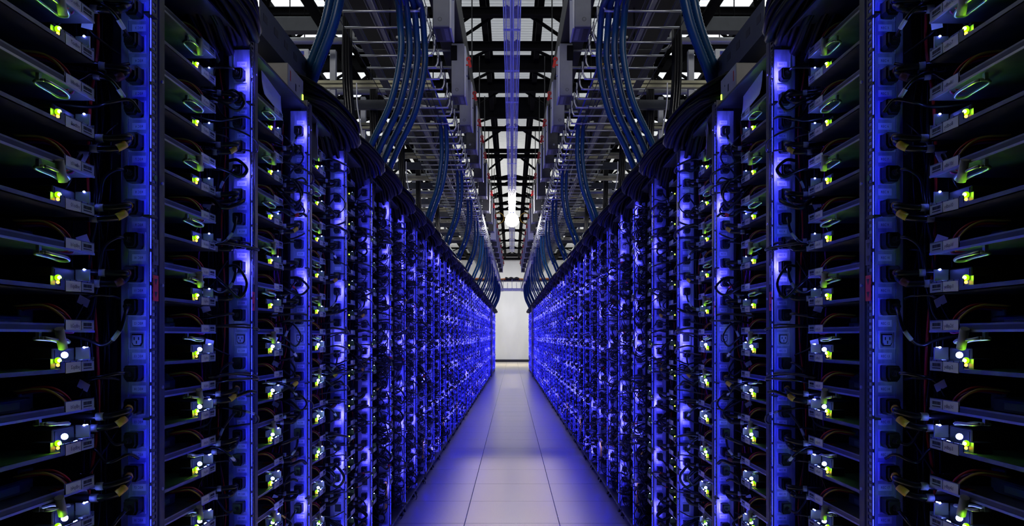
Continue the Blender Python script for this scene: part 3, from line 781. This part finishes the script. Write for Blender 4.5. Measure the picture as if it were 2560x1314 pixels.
# ================================================================== OVERHEAD
# wire basket trays
HT = CAM_H + 1.70
for sd in (-1, 1):
    t = empty('wire_basket_tray', 'long zinc wire basket tray hanging over the %s rack row' % SIDE[sd], 'cable tray'); put(t, sd, 0, 0, HT)
    mbr = MB(); mbr.use('zinc'); mbr.tube([(.95, 0, 0), (.545, 0, 0), (.515, 0, .006), (.500, 0, .03), (.497, 0, .06), (.497, 0, .115)], .0066, 8, 3)
    RUNG = mbr.mesh('rung'); rest = MB(); rest.use('zinc')
    for k in range(124):
        v = 3.0+.2012*k
        if k < 96: obj('rung', RUNG, t, (0, v, 0))
        else: rest.tube([(.95, v, 0), (.53, v, 0), (.505, v, .02), (.497, v, .115)], .005, 5)
    o = obj('rung', rest, t); o['kind'] = 'stuff'
    for x, z in ((.497, .112), (.497, .06), (.60, -.006), (.945, -.006)):
        mbw = MB(); mbw.use('dark'); mbw.tube([(x, 2.9, z), (x, 27.9, z)], .0022, 6); obj('long_wire', mbw, t)
    # flat strut over the tray
    o = empty('strut_rail', 'bright steel strut rail running above the wire basket, %s row' % SIDE[sd], 'strut'); put(o, sd, .87, 3.2, CAM_H+1.955)
    mb = MB(); mb.use('strut'); mb.box(-.0205, .0205, 0, 24, 0, .003); mb.box(-.0205, -.0175, 0, 24, .003, .041); mb.box(.0175, .0205, 0, 24, .003, .041); obj('channel', mb, o)
    for k in range(18): obj('hanger_rod', MB().use('beam').tube([(0, .5+1.3*k, .03), (0, .5+1.3*k, 1.45)], .006, 6), o)
    o = empty('strut_rail', 'second dimmer strut rail farther out above the wire basket, %s row' % SIDE[sd], 'strut'); put(o, sd, 1.03, 4.0, CAM_H+1.96)
    mb = MB(); mb.use('beamgrey'); mb.box(-.0205, .0205, 0, 22, 0, .003); mb.box(-.0205, -.0175, 0, 22, .003, .041); mb.box(.0175, .0205, 0, 22, .003, .041); obj('channel', mb, o)
    # busway rail with its tap boxes
    o = empty('busway', 'dark straight busway rail above the %s edge of the aisle' % SIDE[sd], 'busway'); put(o, sd, .47, 4.2, CAM_H+2.46)
    mb = MB(); mb.use('black'); mb.bbox(-.04, .15, 0, 20.5, -.08, .13, .006); obj('rail', mb, o)
    for k in range(13): obj('hanger_rod', MB().use('dark').tube([(0, .4+1.55*k, .13), (0, .4+1.55*k, 1.10)], .007, 6), o)
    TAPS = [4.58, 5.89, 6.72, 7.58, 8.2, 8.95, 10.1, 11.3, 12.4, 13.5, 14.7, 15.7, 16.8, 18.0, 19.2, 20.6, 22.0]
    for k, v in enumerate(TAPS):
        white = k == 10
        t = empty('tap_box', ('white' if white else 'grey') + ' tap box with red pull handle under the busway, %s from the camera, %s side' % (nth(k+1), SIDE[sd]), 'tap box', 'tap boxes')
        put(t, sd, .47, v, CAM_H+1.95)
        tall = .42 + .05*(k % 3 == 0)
        mb = MB(); mb.use('boxlight' if white else 'box' if k < 3 else 'dark'); mb.bbox(-.048, .056, 0, .24, 0, tall, .004)  # farther boxes take a darker material in place of shade
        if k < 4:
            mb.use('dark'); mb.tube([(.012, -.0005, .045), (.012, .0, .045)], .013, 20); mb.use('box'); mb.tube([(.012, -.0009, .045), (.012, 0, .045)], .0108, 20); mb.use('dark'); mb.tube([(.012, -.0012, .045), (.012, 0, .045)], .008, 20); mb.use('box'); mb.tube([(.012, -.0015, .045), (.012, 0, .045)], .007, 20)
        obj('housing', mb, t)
        mb = MB(); mb.use('boxlight'); mb.bbox(-.060, -.0485, .004, .236, -.01, tall-.02, .002); obj('cover', mb, t, label='pale side cover')
        mb = MB(); mb.use('boxdark'); mb.box(-.05, .058, .006, .234, -.004, 0); mb.use('black'); mb.box(.012, .045, .03, .21, -.0052, -.004); mb.use('box')
        for q in range(4): mb.tube([(-.022, .05+.04*q, -.0055), (-.022, .05+.04*q, -.004)], .006, 8)
        mb.box(-.034, -.010, .03, .21, -.0046, -.004); obj('breaker_panel', mb, t, label='dark lower panel with breaker openings')
        mb = MB(); mb.use('red'); a = .02
        mb.prism([(-.108, .235), (-.088, .228), (-.074, .285), (-.094, .292)], 'y', .016, .028); mb.tube([(-.082+.014*math.cos(w), .022, .300+.014*math.sin(w)) for w in [q*math.pi/6 for q in range(13)]], .006, 6); mb.box(-.09, -.06, .018, .026, .246, .256); hd = obj('pull_handle', mb, t, label='red pull handle'); hd.rotation_euler = (0, .0, 0)
        mb = MB(); mb.use('fin'); mb.tube([(-.062, .06, tall*.42), (-.072, .06, tall*.42)], .008, 8); mb.tube([(-.075, .06, tall*.42), (-.072, .06, tall*.42)], .004, 8); obj('latch', mb, t)
        mb = MB(); mb.use('beam'); mb.bbox(.01, .06, -.012, 0, tall-.14, tall-.02, .003); obj('switch_cover', mb, t)
        # flexible conduit that leads from the box into the basket
        if k < 12:
            mb = MB(); mb.use('beamgrey'); mb.tube([(.05, .2, .06), (.10, .22, .03), (.14, .3, -.04), (.20, .5, -.12), (.28, .8, -.20)], .012, 8, 6); obj('lead', mb, t)

    o = empty('cable_duct', 'wide flat black cable duct above the wire basket, %s row' % SIDE[sd], 'cable duct'); put(o, sd, .93, 3.4, CAM_H+2.25)
    mb = MB(); mb.use('black'); mb.bbox(-.14, .22, 0, 22, 0, .12, .006); obj('duct', mb, o)
    for q in range(22): obj('flange', MB().use('dark').box(-.15, .23, q+.3, q+.33, -.006, .126), o)
    # blue corrugated hoses dropping from the basket to the racks
    CL = [(2.80, 2, .66, .80, .018), (3.80, 4, .555, .715, .0165), (6.0, 2, .575, .69, .0165), (7.6, 2, .57, .69, .0165), (9.2, 2, .57, .70, .0165), (10.8, 2, .57, .70, .0165), (12.4, 2, .57, .7, .0165),
          (14.0, 2, .57, .7, .0165), (15.6, 2, .57, .7, .0165), (17.2, 2, .57, .7, .0165), (18.8, 2, .57, .7, .0165), (20.6, 3, .57, .7, .0165), (22.3, 3, .57, .7, .0165), (24.0, 3, .56, .7, .0165), (25.0, 4, .56, .7, .0165)]
    for k, (v, cnt, dt, db, r) in enumerate(CL):
        for q in range(cnt):
            mb = MB(); mb.use('hose'); dq = (-.034*q + .05) if cnt == 4 and v < 5 else .045*(q % 2) + .02*(q//2); vq = .06*q if cnt == 4 else .03*q
            p = [(0, -.30, HT+.02), (.0, -.12, HT+.03), (.0, -.02, HT-.06), (.002, .02, HT-.22), ((db-dt)*.35, .05, HT-.45), (db-dt, .10, 2.22), ((db-dt)*1.5, .14, 2.06)]
            p = [(a+dq, b+vq, c) for a, b, c in p]
            fine = v < 7
            mb.tube(p, r, 12 if fine else 7, 34 if fine else 4, rf=(lambda i_, n_: 1.0+.10*(i_ % 2)) if fine else None)
            o = obj('corrugated_hose', mb)
            tag(o, 'blue corrugated hose, %s of the %s drop from the camera, %s side' % (nth(q+1), nth(k+1), SIDE[sd]), 'hose', 'blue hoses'); put(o, sd, dt, v, 0)

    # cross struts, pipes and bent conduits above and behind the racks
    for k in range(9):
        v = 6.16+1.22*k
        o = empty('strut_pair', 'pair of yellowed zinc struts across the pipes, %s from the camera, %s side' % (nth(k+1), SIDE[sd]), 'strut', 'cross struts'); put(o, sd, .72, v, CAM_H+2.10)
        for q in range(2):
            mb = MB(); mb.use('strutwarm'); mb.bbox(0, 3.4, -.02, .02, q*.036, q*.036+.026, .003); obj('rail', mb, o)
        mb = MB(); mb.use('strut'); mb.bbox(.82, .87, .03, .08, -.12, .34, .003); obj('upright', mb, o)
        for nm, hh, dep, mt, dx in (('cross_beam', 2.12, .085, 'beamgrey', .55), ('cross_pipe', 2.36, 0, 'pipe', .80)):
            if nm == 'cross_beam':
                o = obj('cross_member', MB().use(mt).bbox(0, 3.6, 0, .05, 0, dep, .004)); tag(o, 'blue grey steel channel spanning outward above the %s row, %s from the camera' % (SIDE[sd], nth(k+1)), 'steel channel', 'steel channels'); put(o, sd, dx, v+.62, CAM_H+hh)
            else:
                mb = MB(); mb.use(mt); mb.tube([(0, 0, 0), (3.6, 0, 0)], .027, 12); o = obj('conduit_pipe', mb); tag(o, 'straight grey conduit crossing above the %s row, %s from the camera' % (SIDE[sd], nth(k+1)), 'pipe', 'cross pipes'); put(o, sd, dx, v-.35, CAM_H+hh)
        for q, (a, hh) in enumerate(((1.36, 2.38), (1.24, 2.28))):
            mb = MB(); mb.use('pipe'); mb.tube([(a, 0, .6), (a, 0, .10), (a-.01, 0, .04), (a-.05, 0, .008), (a-.10, 0, 0), (.55, 0, 0)], .0125, 8, 4)
            o = obj('bent_conduit', mb); tag(o, '%s grey conduit bent towards the aisle above the %s row, %s from camera' % (('thin', 'lower')[q], SIDE[sd], nth(k+1)), 'pipe', 'bent conduits'); put(o, sd, 0, v+.12*q-.1, CAM_H+hh)
    o = obj('steel_girder', MB().use('beamgrey').bbox(0, 4.2, 0, .08, 0, .125, .006)); tag(o, 'heavy blue grey girder above the pipes on the %s side near the camera' % SIDE[sd], 'girder'); put(o, sd, 1.05, 6.1, CAM_H+2.56)
    # hanging pipe bundles, dark
    for q, dd in enumerate((1.35, 1.48, 1.62, 2.3)):
        mb = MB(); mb.use('beam'); mb.tube([(0, 4.5, 0), (0, 26, 0)], .045, 10); o = obj('long_pipe', mb); tag(o, 'long black pipe running lengthwise above the %s row, %s from the aisle' % (SIDE[sd], nth(q+1)), 'pipe', 'long black pipes'); put(o, sd, dd, 0, CAM_H+2.60+.15*(q % 2))
    for q, (dd, v) in enumerate(((1.28, 5.6), (1.33, 6.9), (1.30, 8.4), (1.35, 10.2), (1.3, 12.2))):
        mb = MB(); mb.use('cable')
        for w in range(7): mb.tube([(.02*(w % 3), .03*(w//3), 3.9), (.02*(w % 3)+.01, .03*(w//3), 3.2), (.02*(w % 3)-.02, .03*(w//3)+.05, 2.7), (.02*(w % 3)-.08, .03*(w//3), 2.15)], .013, 6, 5)
        o = obj('hanging_cable_drop', mb); tag(o, 'dark drop of thick cables falling behind the %s row, %s from the camera' % (SIDE[sd], nth(q+1)), 'cable drop', 'cable drops'); put(o, sd, dd, v, 0)
    # thin white cords hanging near the hoses
    for q, (dd, v) in enumerate(((.93, 4.55), (.93, 6.6))):
        mb = MB(); mb.use('whitecable'); mb.tube([(.07, 0, 2.75), (.065, 0, 2.6), (.03, 0, 2.42), (-.02, 0, 2.25), (.05, .05, 2.05)], .004, 6, 8); o = obj('white_cable', mb); tag(o, 'thin white cord dangling beside the blue hoses, %s from the camera, %s side' % (nth(q+1), SIDE[sd]), 'cord'); put(o, sd, dd, v, 0)
    # white ballast box with blue and red label
    t = empty('ballast_box', 'white electrical box with blue and red label under the roof, %s side' % SIDE[sd], 'electrical box'); put(t, sd, 1.83, 6.4, CAM_H+2.44)
    mb = MB(); mb.use('boxlight'); mb.bbox(0, .23, 0, .10, 0, .09, .004); obj('housing', mb, t)
    mb = MB(); mb.use('bluelabel'); mb.box(.04, .15, -.001, 0, .035, .07); mb.use('red'); mb.box(.04, .15, -.001, 0, .022, .035); obj('label', mb, t, label='blue and red label')
    for q in (.05, .18): obj('hanger_rod', MB().use('beam').tube([(q, .05, .09), (q, .05, 1.0)], .005, 6), t)
    # small tangle of coloured connectors on the basket
    mb = MB(); rnd = random.Random(4)
    for k in range(5):
        t = empty('cable_connector', 'small connector with %s cap lying in the wire basket, %s from the camera, %s side' % (('red', 'yellow', 'white', 'blue', 'red')[k], nth(k+1), SIDE[sd]), 'connector', 'coloured connectors')
        put(t, sd, .56+.03*(k % 2), 4.2+.42*k, HT+.02)
        mb = MB(); mb.use(('red', 'yellow', 'whitecable', 'bluelabel', 'red')[k]); mb.tube([(0, 0, 0), (.02, 0, 0)], .012, 10); obj('cap', mb, t)
        mb = MB(); mb.use('whitecable' if k != 2 else 'zinc'); mb.tube([(.02, 0, 0), (.05, .01, .0), (.14, .06, .03)], .009, 8, 3); obj('body', mb, t)
    # loose cables lying in the basket
    for q in range(6):
        rr = random.Random(q); mb = MB(); mb.use(('bluelabel', 'cable', 'cable', 'boxdark', 'cable', 'beamgrey')[q])
        mb.tube([(.56+.06*q+rr.uniform(-.03, .03), 3.0+1.4*k, .012+.004*q) for k in range(18)], .006 if q < 5 else .004, 6, 3)
        o = obj('loose_cable', mb); tag(o, '%s cable lying along the wire basket, %s from the aisle, %s side' % (('dark blue', 'black', 'black', 'violet grey', 'black', 'thin grey')[q], nth(q+1), SIDE[sd]), 'cable', 'cables in the basket'); put(o, sd, 0, 0, HT)

# clear plastic raceway over the middle of the aisle
t = empty('clear_raceway', 'long clear plastic raceway hanging over the middle of the aisle', 'raceway'); t.location = (0, 0, CAM_H+1.90)
hw = .051
mb = MB(); mb.use('clear')
mb.box(-hw, hw, 2.6, 16.4, 0, .003); mb.box(-hw, -hw+.003, 2.6, 16.4, .003, .07); mb.box(hw-.003, hw, 2.6, 16.4, .003, .07); obj('trough', mb, t)
for x in (-.050, -.036, -.008, .008, .036, .050):
    mb = MB(); mb.use('clearrib'); mb.tube([(x, 2.6, -.003), (x, 16.4, -.003)], .0045 if abs(x) < .01 else .0028, 6); obj('rib', mb, t)
for k in range(19):
    mb = MB(); mb.use('clearrib'); y = 3.1+.70*k; mb.box(-hw-.003, hw+.003, y, y+.025, -.003, -.0005); obj('joint', mb, t)
for k in range(9): obj('hanger_rod', MB().use('beam').tube([(0, 3.4+1.6*k, .05), (0, 3.4+1.6*k, 1.5)], .004, 6), t)

# lamp under the raceway
t = empty('work_lamp', 'glaring white lamp hanging in the middle of the aisle under the raceway', 'lamp'); t.location = (0, 11.2, CAM_H+1.785)
mb = MB(); mb.use('lamp'); mb.ball((0, 0, 0), .105, 24); obj('bulb', mb, t, label='glowing white bulb')
mb = MB(); mb.use('black'); mb.tube([(0, 0, .095), (0, 0, .114)], .035, 16); obj('socket', mb, t)

# far end: cable ladder across the aisle with cables on it
t = empty('cable_ladder', 'white cable ladder crossing the far end of the aisle', 'cable tray'); t.location = (0, 26.2, CAM_H+1.66)
mb = MB(); mb.use('boxlight'); mb.bbox(-1.6, 1.6, 0, .05, 0, .07, .004); mb.bbox(-1.6, 1.6, .55, .60, 0, .07, .004); obj('side_rail', mb, t)
for k in range(11):
    mb = MB(); mb.use('boxlight'); x = -1.5+.3*k; mb.bbox(x, x+.04, .05, .55, .01, .04, .003); obj('rung', mb, t)
for k in range(15):
    mb = MB(); mb.use('pipe'); x = -1.12+.16*k; mb.box(x-.008, x+.008, 0, .02, .06, .40 if k % 2 else .26); obj('peg', mb, t)
t = empty('upper_tray', 'dark tray with bundled cables above the white ladder at the far end', 'cable tray'); t.location = (0, 26.9, CAM_H+2.03)
mb = MB(); mb.use('boxdark'); mb.box(-1.6, 1.6, 0, .3, 0, .04); obj('tray', mb, t)
for q, (c, x0, x1) in enumerate((('orange', -1.6, 1.6), ('cable', -.25, .25))):
    mb = MB(); mb.use(c); mb.tube([(x0+(x1-x0)*k/12, .12, .075+.02*math.sin(k*1.3+q)+(.02 if q else 0)) for k in range(13)], .045 if q == 0 else .06, 8, 3)
    o = obj('bundled_cable', mb); tag(o, ('orange cable' if q == 0 else 'black cable') + ' bundle lying on the dark tray at the far end', 'cable bundle'); o.location = (0, 26.9, CAM_H+2.03)
for sd in (-1, 1):
    for q in range(2):
        cx = sd*(.62)
        mb = MB(); mb.use('yellow'); mb.tube([(.14*math.cos(a*math.pi/10), 0, .14*math.sin(a*math.pi/10)) for a in range(21)], .012, 6)
    o = obj('coiled_cord', mb); tag(o, 'yellow coil of cord hanging under the roof beams, %s of the lamp' % SIDE[sd], 'cord coil'); o.location = (sd*.36, 20.0, CAM_H+3.24)

# ================================================================== LIGHT
def area(name, loc, size, power, color, rot=(0, 0, 0), spread=180):
    l = bpy.data.lights.new(name, 'AREA'); l.shape = 'RECTANGLE'; l.size, l.size_y = size; l.energy = power; l.color = color; l.spread = math.radians(spread)
    o = bpy.data.objects.new(name, l); C.objects.link(o); o.location = loc; o.rotation_euler = rot; return o
# daylight falling on the roof sheets from outside
for x, w, p in ((0, 2.4, 26), (-3.6, 3.0, 520), (3.6, 3.0, 520)):
    area('roof_daylight', (x, 9, 6.6), (w, 11), p, (0.93, 0.96, 1.0))
area('roof_daylight', (0, 24, 7.2), (12, 18), 1300, (1.0, 0.98, 0.93))
# unseen fill lamps added between the beams to brighten the aisle floor
area('aisle_fill_light', (0, 4.0, 4.4), (.18, 6.0), 22, (1.0, 0.90, 0.78), spread=15)
for sx in (-1, 1): area('overhead_fill_light', (sx*2.0, -.6, 3.15), (1.6, .5), 13, (1.0, 0.99, 0.96), rot=(math.radians(96), 0, 0), spread=70)  # unseen lamps added behind the camera to light the overhead struts
area('aisle_fill_light', (0, 15.0, 4.4), (.18, 15.0), 20, (1.0, 0.93, 0.82), spread=15)
area('end_floor_fill', (0, 29.6, 4.3), (1.2, 3.0), 26, (1.0, 0.82, 0.42), spread=50)  # unseen yellow lamp added to warm the floor at the far end
# fill lamp added at the far end to brighten the white wall
area('end_wall_fill', (0, 29.6, 4.45), (2.6, .5), 130, (0.97, 0.98, 1.0), rot=(math.radians(28), 0, 0), spread=150)
w = bpy.data.worlds.new('world'); scene.world = w; w.use_nodes = True
w.node_tree.nodes['Background'].inputs[0].default_value = (0.5, 0.55, 0.7, 1); w.node_tree.nodes['Background'].inputs[1].default_value = 0.004

# ================================================================== CAMERA
cd = bpy.data.cameras.new('camera'); cam = bpy.data.objects.new('camera', cd); C.objects.link(cam)
cd.sensor_width = 36; cd.lens = F/2560*36; cd.shift_y = 183/2560; cd.clip_start = 0.02
cam.location = (0, 0, CAM_H); cam.rotation_euler = (math.pi/2, 0, 0); scene.camera = cam
vs = scene.view_settings; vs.view_transform = 'Standard'; vs.look = 'None'; vs.exposure = 0.0; vs.gamma = 1.0; vs.use_curve_mapping = False
scene.cycles.use_denoising = True; scene.cycles.use_light_tree = True
scene.cycles.max_bounces = 6; scene.cycles.diffuse_bounces = 3; scene.cycles.glossy_bounces = 3; scene.cycles.transmission_bounces = 4
scene.cycles.sample_clamp_indirect = 6; scene.cycles.caustics_reflective = False; scene.cycles.caustics_refractive = False
